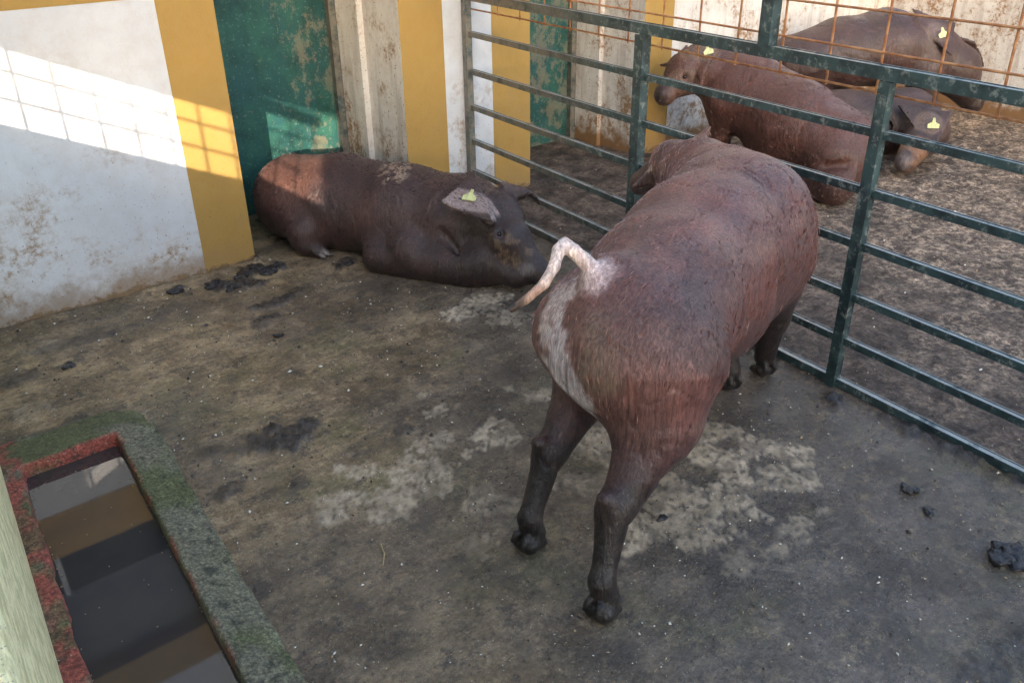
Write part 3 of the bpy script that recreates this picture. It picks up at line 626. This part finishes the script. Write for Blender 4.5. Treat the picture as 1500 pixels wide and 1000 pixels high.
def lying_pig():
    T = empty('pig', (2.1, 3.6, 0), 'dark brown pig lying across the doorway with a yellow tag in its ear', 'pig', 'pigs in the two pens')
    b = Blob((1.5, 2.55, -.02), (2.80, 4.52, .52), .0085); c = b.cone
    S = (1, 1, 1.02)
    c((1.90, 4.16, .19), .225, (2.03, 3.90, .20), .235, .06); c((2.03, 3.90, .20), .24, (2.19, 3.55, .195), .238, .06); c((2.19, 3.55, .195), .238, (2.32, 3.25, .21), .215, .06)
    c((2.32, 3.25, .22), .20, (2.35, 3.07, .25), .15, .06)
    c((2.345, 3.03, .25), .125, (2.325, 2.90, .225), .098, .05)
    c((2.325, 2.90, .21), .088, (2.365, 2.775, .115), .060, .04); c((2.365, 2.775, .11), .056, (2.372, 2.75, .095), .060, .008)
    c((2.26, 2.98, .12), .10, (2.31, 2.83, .075), .065, .04)                      # jowl
    c((1.98, 3.45, .06), .10, (2.22, 3.05, .07), .12, .07)                      # slack flank on the floor
    c((1.86, 4.02, .17), .175, (1.80, 3.88, .10), .10, .06); c((1.80, 3.90, .085), .075, (1.765, 3.835, .055), .045, .03); c((1.765, 3.835, .05), .042, (1.80, 3.79, .035), .032, .02)
    d = np.array((.35, -.9, 0)); hoof(b, (1.81, 3.78, -.004), d)
    c((2.06, 3.33, .12), .11, (2.02, 3.42, .045), .05, .04); c((2.03, 3.40, .04), .045, (2.10, 3.20, .035), .035, .03)
    c((2.165, 3.00, .10), .010, (2.12, 3.15, .24), .008, .03, neg=True)          # fold behind the jowl
    # ears: near one spread over the neck, far one flopping forward
    b.tri((2.09, 3.075, .405), (2.36, 3.21, .435), (2.155, 2.81, .352), .008, .012, .006)
    c((2.33, 3.12, .375), .035, (2.22, 2.90, .335), .028, .03)
    b.tri((2.47, 3.13, .41), (2.52, 3.00, .385), (2.655, 3.06, .29), .008, .012, .015)
    c((2.45, 3.09, .37), .035, (2.50, 3.02, .36), .022, .03)
    # eye hollow, nostrils, mouth
    c((2.240, 2.880, .282), .016, (2.255, 2.865, .27), .014, .02, neg=True)
    c((2.335, 2.70, .105), .009, (2.335, 2.68, .10), .009, .006, neg=True); c((2.375, 2.70, .112), .009, (2.375, 2.68, .108), .009, .006, neg=True)
    for k in range(4): c((2.315, 2.80 + .028 * k, .188 + .02 * k), .004, (2.40, 2.80 + .028 * k, .20 + .02 * k), .004, .012, neg=True)
    b.floor(.002, .012)
    me, P, Q = b.mesh('body'); P = flesh(me, P, .014, None, 23); x, y, z = P.T
    f1 = fbm(P, 4, 4, 12); f2 = fbm(P, 12, 4, 16); f3 = fbm(P, 40, 3, 18)
    C = np.tile(np.array([.066, .036, .035]), (len(P), 1)); C = mixc(C, sst(f1, .45, .65) * .6, (.115, .060, .053)); C = mixc(C, sst(f2, .50, .62) * .6, (.036, .023, .027))
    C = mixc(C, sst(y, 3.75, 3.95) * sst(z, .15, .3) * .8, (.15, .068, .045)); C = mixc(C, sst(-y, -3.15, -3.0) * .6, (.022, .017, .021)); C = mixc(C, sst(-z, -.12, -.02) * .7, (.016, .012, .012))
    # smear of dried mud on the back, muddy muzzle, grey hooves
    w = sst(.10 - dseg(P, (2.12, 3.52, .42), (2.22, 3.62, .44)), 0, .04) * sst(f3, .50, .56); C = mixc(C, w * .85, (.40, .32, .23))
    dm = np.linalg.norm(P - np.array([2.29, 2.83, .21]), axis=1); C = mixc(C, sst(.080 - dm + (f2 - .5) * .30 + (f3 - .5) * .22, 0, .07) * sst(f3, .35, .55) * .75, (.21, .145, .09))
    dm = np.linalg.norm(P - np.array([2.30, 2.75, .12]), axis=1); C = mixc(C, sst(.05 - dm + (f2 - .5) * .05, 0, .03) * .7, (.22, .21, .22))
    C = mixc(C, sst(.07 - dseg(P, (2.36, 2.76, .08), (2.40, 2.74, .03)), 0, .03) * .9, (.03, .022, .022))
    C = mixc(C, sst(.012 - dseg(P, (2.335, 2.715, .105), (2.375, 2.715, .11)) + .0, 0, .008) * .9, (.01, .008, .008))
    we = sst(.11 - dseg(P, (2.16, 3.06, .39), (2.24, 2.96, .37)), 0, .03) * sst(z, .325, .35) * (x < 2.34) * (x + .0 * y < 2.30); C = mixc(C, we * .95, (.44, .37, .35)); C = mixc(C, we * sst(f2, .5, .7) * .6, (.36, .20, .13))
    C = mixc(C, sst(.045 - np.linalg.norm(P - np.array([1.825, 3.745, .015]), axis=1) + (f3 - .5) * .04, 0, .02), (.22, .20, .19))
    C = mixc(C, sst(.035 - np.linalg.norm(P - np.array([2.245, 2.88, .28]), axis=1), 0, .02) * .8, (.10, .10, .125))
    C = mixc(C, sst(.06 - dseg(P, (2.48, 3.08, .40), (2.56, 3.02, .35)), 0, .03) * .5, (.22, .17, .16))
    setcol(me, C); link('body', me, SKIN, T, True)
    ear_tag((2.20, 3.02, .424), (-.40, -.35, .85), (.75, .45, .5), T, .032)
    eye((2.254, 2.884, .270), T, .011)
    def flow(p): return np.array([-.35, .8, 0]) + np.array([-.6, 0, -1.0]) * sst(-p[:, 2], -.40, -.2)[:, None]
    def colf(p, rg): k = rg.random(len(p))[:, None]; return np.where(k < .5, (.015, .01, .01), np.where(k < .94, (.09, .045, .038), (.22, .16, .14)))
    bristles(P, Q, 18000, flow, lambda q: (q[:, 2] > .03) * (q[:, 1] > 2.9) * 1.0, colf, T, .024, .00055, 5)

def sitting_pig():
    T = empty('pig', (4.6, 3.0, 0), 'chestnut pig resting behind the fence, head towards the green door', 'pig', 'pigs in the two pens')
    b = Blob((3.95, 2.1, -.02), (5.15, 4.0, .92), .011); c = b.cone
    c((4.62, 2.72, .25), .235, (4.60, 3.0, .34), .25, .06); c((4.60, 3.0, .34), .25, (4.56, 3.35, .47), .235, .06); c((4.56, 3.35, .47), .235, (4.44, 3.56, .60), .15, .06)
    c((4.60, 2.72, .16), .16, (4.60, 3.1, .22), .20, .06)
    c((4.44, 3.56, .62), .15, (4.30, 3.61, .58), .125, .05); c((4.30, 3.61, .57), .115, (4.17, 3.63, .49), .066, .04); c((4.165, 3.63, .485), .066, (4.15, 3.632, .475), .068, .006)
    c((4.50, 2.62, .18), .17, (4.42, 2.56, .10), .11, .06); c((4.42, 2.58, .07), .08, (4.40, 2.80, .045), .045, .04)
    for (x, y) in ((4.42, 3.38), (4.60, 3.48)):
        c((x, y, .42), .12, (x + .01, y + .02, .22), .06, .05); c((x + .01, y + .02, .22), .055, (x, y + .02, .06), .038, .03); hoof(b, (x, y + .02, 0), (-.8, .5))
    c((4.42, 2.50, .235), .02, (4.28, 2.75, .18), .012, .05, neg=True)
    b.tri((4.40, 3.44, .755), (4.40, 3.62, .75), (4.20, 3.44, .60), .009, .012, .02); b.tri((4.42, 3.70, .70), (4.34, 3.70, .68), (4.30, 3.78, .58), .009, .012, .02)
    c((4.20, 3.53, .59), .012, (4.205, 3.535, .585), .012, .02, neg=True)
    b.floor(.002, .012); me, P, Q = b.mesh('body'); P = flesh(me, P, .020, None, 42); x, y, z = P.T; f1 = fbm(P, 4, 4, 42); f2 = fbm(P, 12, 4, 46)
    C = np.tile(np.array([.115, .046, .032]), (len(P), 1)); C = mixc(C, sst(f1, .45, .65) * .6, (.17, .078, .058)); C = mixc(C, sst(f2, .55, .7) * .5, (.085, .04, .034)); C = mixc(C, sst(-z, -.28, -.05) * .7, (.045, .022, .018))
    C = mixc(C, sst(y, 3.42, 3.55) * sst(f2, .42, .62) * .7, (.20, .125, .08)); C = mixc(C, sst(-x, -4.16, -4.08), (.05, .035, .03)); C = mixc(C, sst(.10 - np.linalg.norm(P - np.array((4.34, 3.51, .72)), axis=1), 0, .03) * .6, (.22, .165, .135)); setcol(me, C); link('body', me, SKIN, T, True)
    ear_tag((4.315, 3.465, .735), (-.6, -.6, .5), (.3, .6, .5), T, .030); eye((4.205, 3.535, .585), T, .011)
    def colf(p, rg): k = rg.random(len(p))[:, None]; return np.where(k < .4, (.04, .02, .018), np.where(k < .88, (.17, .08, .06), (.3, .2, .17)))
    bristles(P, Q, 12000, lambda p: np.array([.1, -1.0, -.3]) + 0 * p, lambda q: (q[:, 2] > .05) * 1.0, colf, T, .022, .0009, 6)

def standing_pig():
    T = empty('pig', (5.95, 3.3, 0), 'dark pig standing by the far boundary wall with its head down', 'pig', 'pigs in the two pens')
    b = Blob((5.1, 2.3, -.02), (6.95, 4.0, 1.0), .0125); c = b.cone
    c((5.46, 3.64, .50), .18, (5.75, 3.47, .54), .23, .06); c((5.75, 3.47, .54), .23, (6.00, 3.29, .575), .25, .06); c((6.00, 3.29, .575), .245, (6.20, 3.08, .54), .20, .06)
    c((6.20, 3.08, .54), .19, (6.33, 2.92, .44), .165, .05); c((6.33, 2.92, .43), .150, (6.42, 2.79, .23), .080, .05); c((6.42, 2.79, .23), .072, (6.425, 2.775, .21), .070, .01)
    for (x, y) in ((5.50, 3.52), (5.62, 3.76)):
        c((x, y, .48), .15, (x + .05, y - .03, .32), .09, .05); c((x + .05, y - .03, .32), .085, (x - .08, y + .02, .22), .05, .04); c((x - .08, y + .02, .22), .045, (x - .05, y, .07), .035, .03); hoof(b, (x - .05, y, 0), (.8, -.5))
    for (x, y) in ((6.10, 2.95), (6.28, 3.12)):
        c((x, y + .05, .45), .12, (x, y, .24), .06, .05); c((x, y, .24), .055, (x, y - .01, .06), .038, .03); hoof(b, (x, y - .01, 0), (.6, -.7))
    b.tri((6.04, 3.16, .82), (6.26, 2.96, .74), (6.06, 2.84, .56), .010, .014, .02); b.tri((6.42, 3.06, .64), (6.50, 2.9, .60), (6.60, 2.84, .44), .010, .014, .02)
    c((6.28, 2.835, .395), .012, (6.28, 2.825, .385), .012, .02, neg=True)
    b.floor(.002, .01); me, P, Q = b.mesh('body'); P = flesh(me, P, .020, None, 62); x, y, z = P.T; f1 = fbm(P, 4, 4, 62); f2 = fbm(P, 12, 4, 66)
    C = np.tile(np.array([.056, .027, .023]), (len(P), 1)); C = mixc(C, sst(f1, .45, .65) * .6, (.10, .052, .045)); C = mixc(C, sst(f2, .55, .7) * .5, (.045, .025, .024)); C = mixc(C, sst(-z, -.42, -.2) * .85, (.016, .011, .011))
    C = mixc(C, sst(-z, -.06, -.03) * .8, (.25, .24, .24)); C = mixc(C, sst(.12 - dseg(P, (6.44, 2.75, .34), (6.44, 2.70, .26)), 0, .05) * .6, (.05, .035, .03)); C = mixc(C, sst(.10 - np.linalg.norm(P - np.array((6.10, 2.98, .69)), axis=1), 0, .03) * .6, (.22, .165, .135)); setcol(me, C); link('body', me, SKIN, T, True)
    ear_tag((6.085, 2.93, .70), (-.55, -.65, .5), (.2, .5, .7), T, .034); eye((6.275, 2.825, .385), T, .012)
    def colf(p, rg): k = rg.random(len(p))[:, None]; return np.where(k < .5, (.02, .012, .012), np.where(k < .92, (.10, .05, .042), (.2, .15, .13)))
    bristles(P, Q, 6000, lambda p: np.array([-.8, .6, -.5]) + 0 * p, lambda q: (q[:, 2] > .05) * 1.0, colf, T, .022, .0010, 7)

def dozing_pig():
    T = empty('pig', (5.3, 3.0, 0), 'dark pig dozing low behind the fence post, snout on the dirt', 'pig', 'pigs in the two pens')
    b = Blob((4.8, 2.2, -.02), (5.95, 3.9, .56), .011); c = b.cone
    c((5.22, 3.50, .17), .18, (5.35, 3.15, .18), .20, .06); c((5.35, 3.15, .18), .20, (5.66, 2.86, .20), .215, .06); c((5.66, 2.86, .20), .19, (5.56, 2.66, .19), .145, .05)
    c((5.56, 2.66, .18), .125, (5.19, 2.56, .095), .066, .05); c((5.19, 2.56, .095), .064, (5.165, 2.55, .09), .066, .01)
    c((5.30, 2.90, .10), .09, (5.18, 2.78, .04), .04, .04)
    b.tri((5.42, 2.80, .34), (5.60, 2.54, .32), (5.38, 2.50, .14), .009, .012, .02); b.tri((5.36, 2.82, .29), (5.44, 2.86, .31), (5.22, 2.88, .19), .009, .012, .02)
    c((5.08, 2.525, .095), .010, (5.07, 2.52, .095), .010, .006, neg=True); c((5.085, 2.565, .095), .010, (5.075, 2.565, .095), .010, .006, neg=True)
    b.floor(.002, .012); me, P, Q = b.mesh('body'); P = flesh(me, P, .020, None, 82); x, y, z = P.T; f1 = fbm(P, 4, 4, 82); f2 = fbm(P, 14, 4, 86)
    C = np.tile(np.array([.036, .019, .018]), (len(P), 1)); C = mixc(C, sst(f1, .45, .65) * .6, (.12, .07, .06))
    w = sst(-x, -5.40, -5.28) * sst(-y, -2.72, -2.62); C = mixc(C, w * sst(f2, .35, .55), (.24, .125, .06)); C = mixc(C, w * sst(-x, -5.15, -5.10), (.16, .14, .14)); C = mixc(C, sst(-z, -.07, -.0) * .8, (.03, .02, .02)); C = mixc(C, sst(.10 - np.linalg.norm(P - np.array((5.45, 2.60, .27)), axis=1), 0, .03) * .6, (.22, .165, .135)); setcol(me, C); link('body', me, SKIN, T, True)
    ear_tag((5.44, 2.56, .275), (-.7, -.4, .55), (.3, .2, .9), T, .034); eye((5.32, 2.575, .175), T, .010)
near_pig(); lying_pig(); sitting_pig(); standing_pig(); dozing_pig()

# ------------------------------------------------------------------ small things
n = NT('wet_dung'); DUNG = n.out(n.mix(n.ramp(n.noise(60, 4), .4, .65), (.010, .010, .012), (.045, .042, .045)), .45, n.noise(120, 4), .8, .004)
def lump(name, x, y, r, seed, n_=5, mat=DUNG, flat=.6, **kw):
    rg = random.Random(seed); b = Blob((x - r * 3, y - r * 3, -.01), (x + r * 3, y + r * 3, r * 2.2), max(.0022, r * .11))
    for _ in range(n_):
        a = rg.uniform(0, 6.3); d = rg.uniform(0, r * 1.0); p = (x + d * math.cos(a), y + d * math.sin(a), r * rg.uniform(.25, .6)); e = rg.uniform(0, 6.3)
        b.cone(p, r * rg.uniform(.28, .5), (p[0] + .4 * r * math.cos(e), p[1] + .4 * r * math.sin(e), p[2] * .8), r * rg.uniform(.3, .5), r * .12)
    me, P, Q = b.mesh(name); P2 = P + (np.stack([fbm(P, 60, 3, seed + q) for q in range(3)], 1) - .5) * r * .9 * np.array([1, 1, .5]); P2[:, 2] *= .62; me.vertices.foreach_set('co', P2.astype(np.float32).ravel()); me.update()
    o = link(name, me, mat, None, True); me.transform(Matrix.Translation((-x, -y, 0))); o.location = (x, y, 0); return tag(o, **kw)
LUMPS = [  # x, y, radius, count, label
    (1.10, 3.84, .038, 5, 'round black dung lump against the foot of the white wall'),
    (1.25, 3.78, .036, 8, 'largest crumbled dung heap below the ochre band'),
    (1.31, 3.70, .032, 6, 'dung heap just in front of the largest crumbled heap'),
    (1.42, 3.80, .040, 9, 'dung heap lying nearest to the doorway corner'),
    (1.52, 3.76, .036, 8, 'flattened dung heap beside the hind foot of the lying pig'),
    (1.30, 3.30, .022, 4, 'dung lump below the broken ring of dung'),
    (1.26, 3.14, .024, 3, 'lone shiny dung pellet in the open floor before the ochre band'),
    (1.06, 3.40, .016, 3, 'small dung crumb left of the broken dung ring'),
    (.51, 3.43, .024, 4, 'dark dung crumb near the white wall at the far left'),
    (1.45, 3.44, .022, 4, 'dung lump at the right end of the broken ring'),
    (1.87, 3.60, .024, 5, 'dung lump under the belly line of the lying pig'),
    (2.29, .91, .026, 6, 'elongated dung piece on the wet floor near the fence'),
    (2.25, .82, .022, 4, 'short dung piece next to the elongated one'),
    (2.22, .57, .042, 10, 'big dung heap at the right edge of the pen'),
    (1.28, 2.19, .020, 4, 'dung crumb beside the pale scraped patches'),
    (1.61, 1.31, .020, 4, 'dark lump on the pale patch behind the standing pig'),
    (.68, 2.27, .018, 3, 'dung crumb beside the long edge of the trough'),
]
for i, (x, y, r, k, lb) in enumerate(LUMPS): lump('dung_lump', x, y, r, 100 + i, k, label=lb, cat='dung', group='dung lumps on the pen floor')
# straw stalk and scattered crumbs
n = NT('straw'); STRAW = n.out((.34, .27, .14), .7)
bm = bmesh.new(); tube(bm, [(.868, 1.665, .008), (.895, 1.70, .012), (.91, 1.745, .009)], .0022, 6); tag(lk('straw_stalk', bm, STRAW), 'single pale straw stalk lying on the bare floor', 'straw')
def crumbs():
    rg = np.random.default_rng(5); V = []; F = []; Cc = []
    for k in range(2900):
        x = rg.uniform(.3, 2.9); y = rg.uniform(.3, 3.9)
        if k > 2500: x = rg.uniform(2.9, 6.5); y = rg.uniform(.3, 3.9)
        s = rg.uniform(.0012, .0034) * (1.7 if rg.random() < .12 else 1) * (1.6 if k > 2500 else 1); a = rg.uniform(0, 3.14); e = rg.uniform(.5, 2.2)
        d = np.array([math.cos(a), math.sin(a), 0]); l = np.array([-d[1], d[0], 0]); c0 = np.array([x, y, .004 + (.012 if k > 2500 else 0)]); i = len(V)
        V += [c0 + d * s * e, c0 + l * s, c0 - d * s * e, c0 - l * s, c0 + [0, 0, s * 1.2], c0 - [0, 0, s]]
        F += [(i, i + 1, i + 4), (i + 1, i + 2, i + 4), (i + 2, i + 3, i + 4), (i + 3, i, i + 4), (i + 1, i, i + 5), (i + 2, i + 1, i + 5), (i + 3, i + 2, i + 5), (i, i + 3, i + 5)]
        t = rg.random(); cc = (.62, .60, .54) if t < .30 else ((.34, .26, .15) if t < .55 else (.03, .026, .024)); Cc += [cc] * 6
    me = bpy.data.meshes.new('crumbs'); me.from_pydata([tuple(v) for v in V], [], F); setcol(me, np.array(Cc)); n = NT('crumb'); tag(link('crumbs', me, n.out(n.attr('Col'), .6)), 'pale and dark feed crumbs scattered over the floor', 'crumbs', kind='stuff')
crumbs()
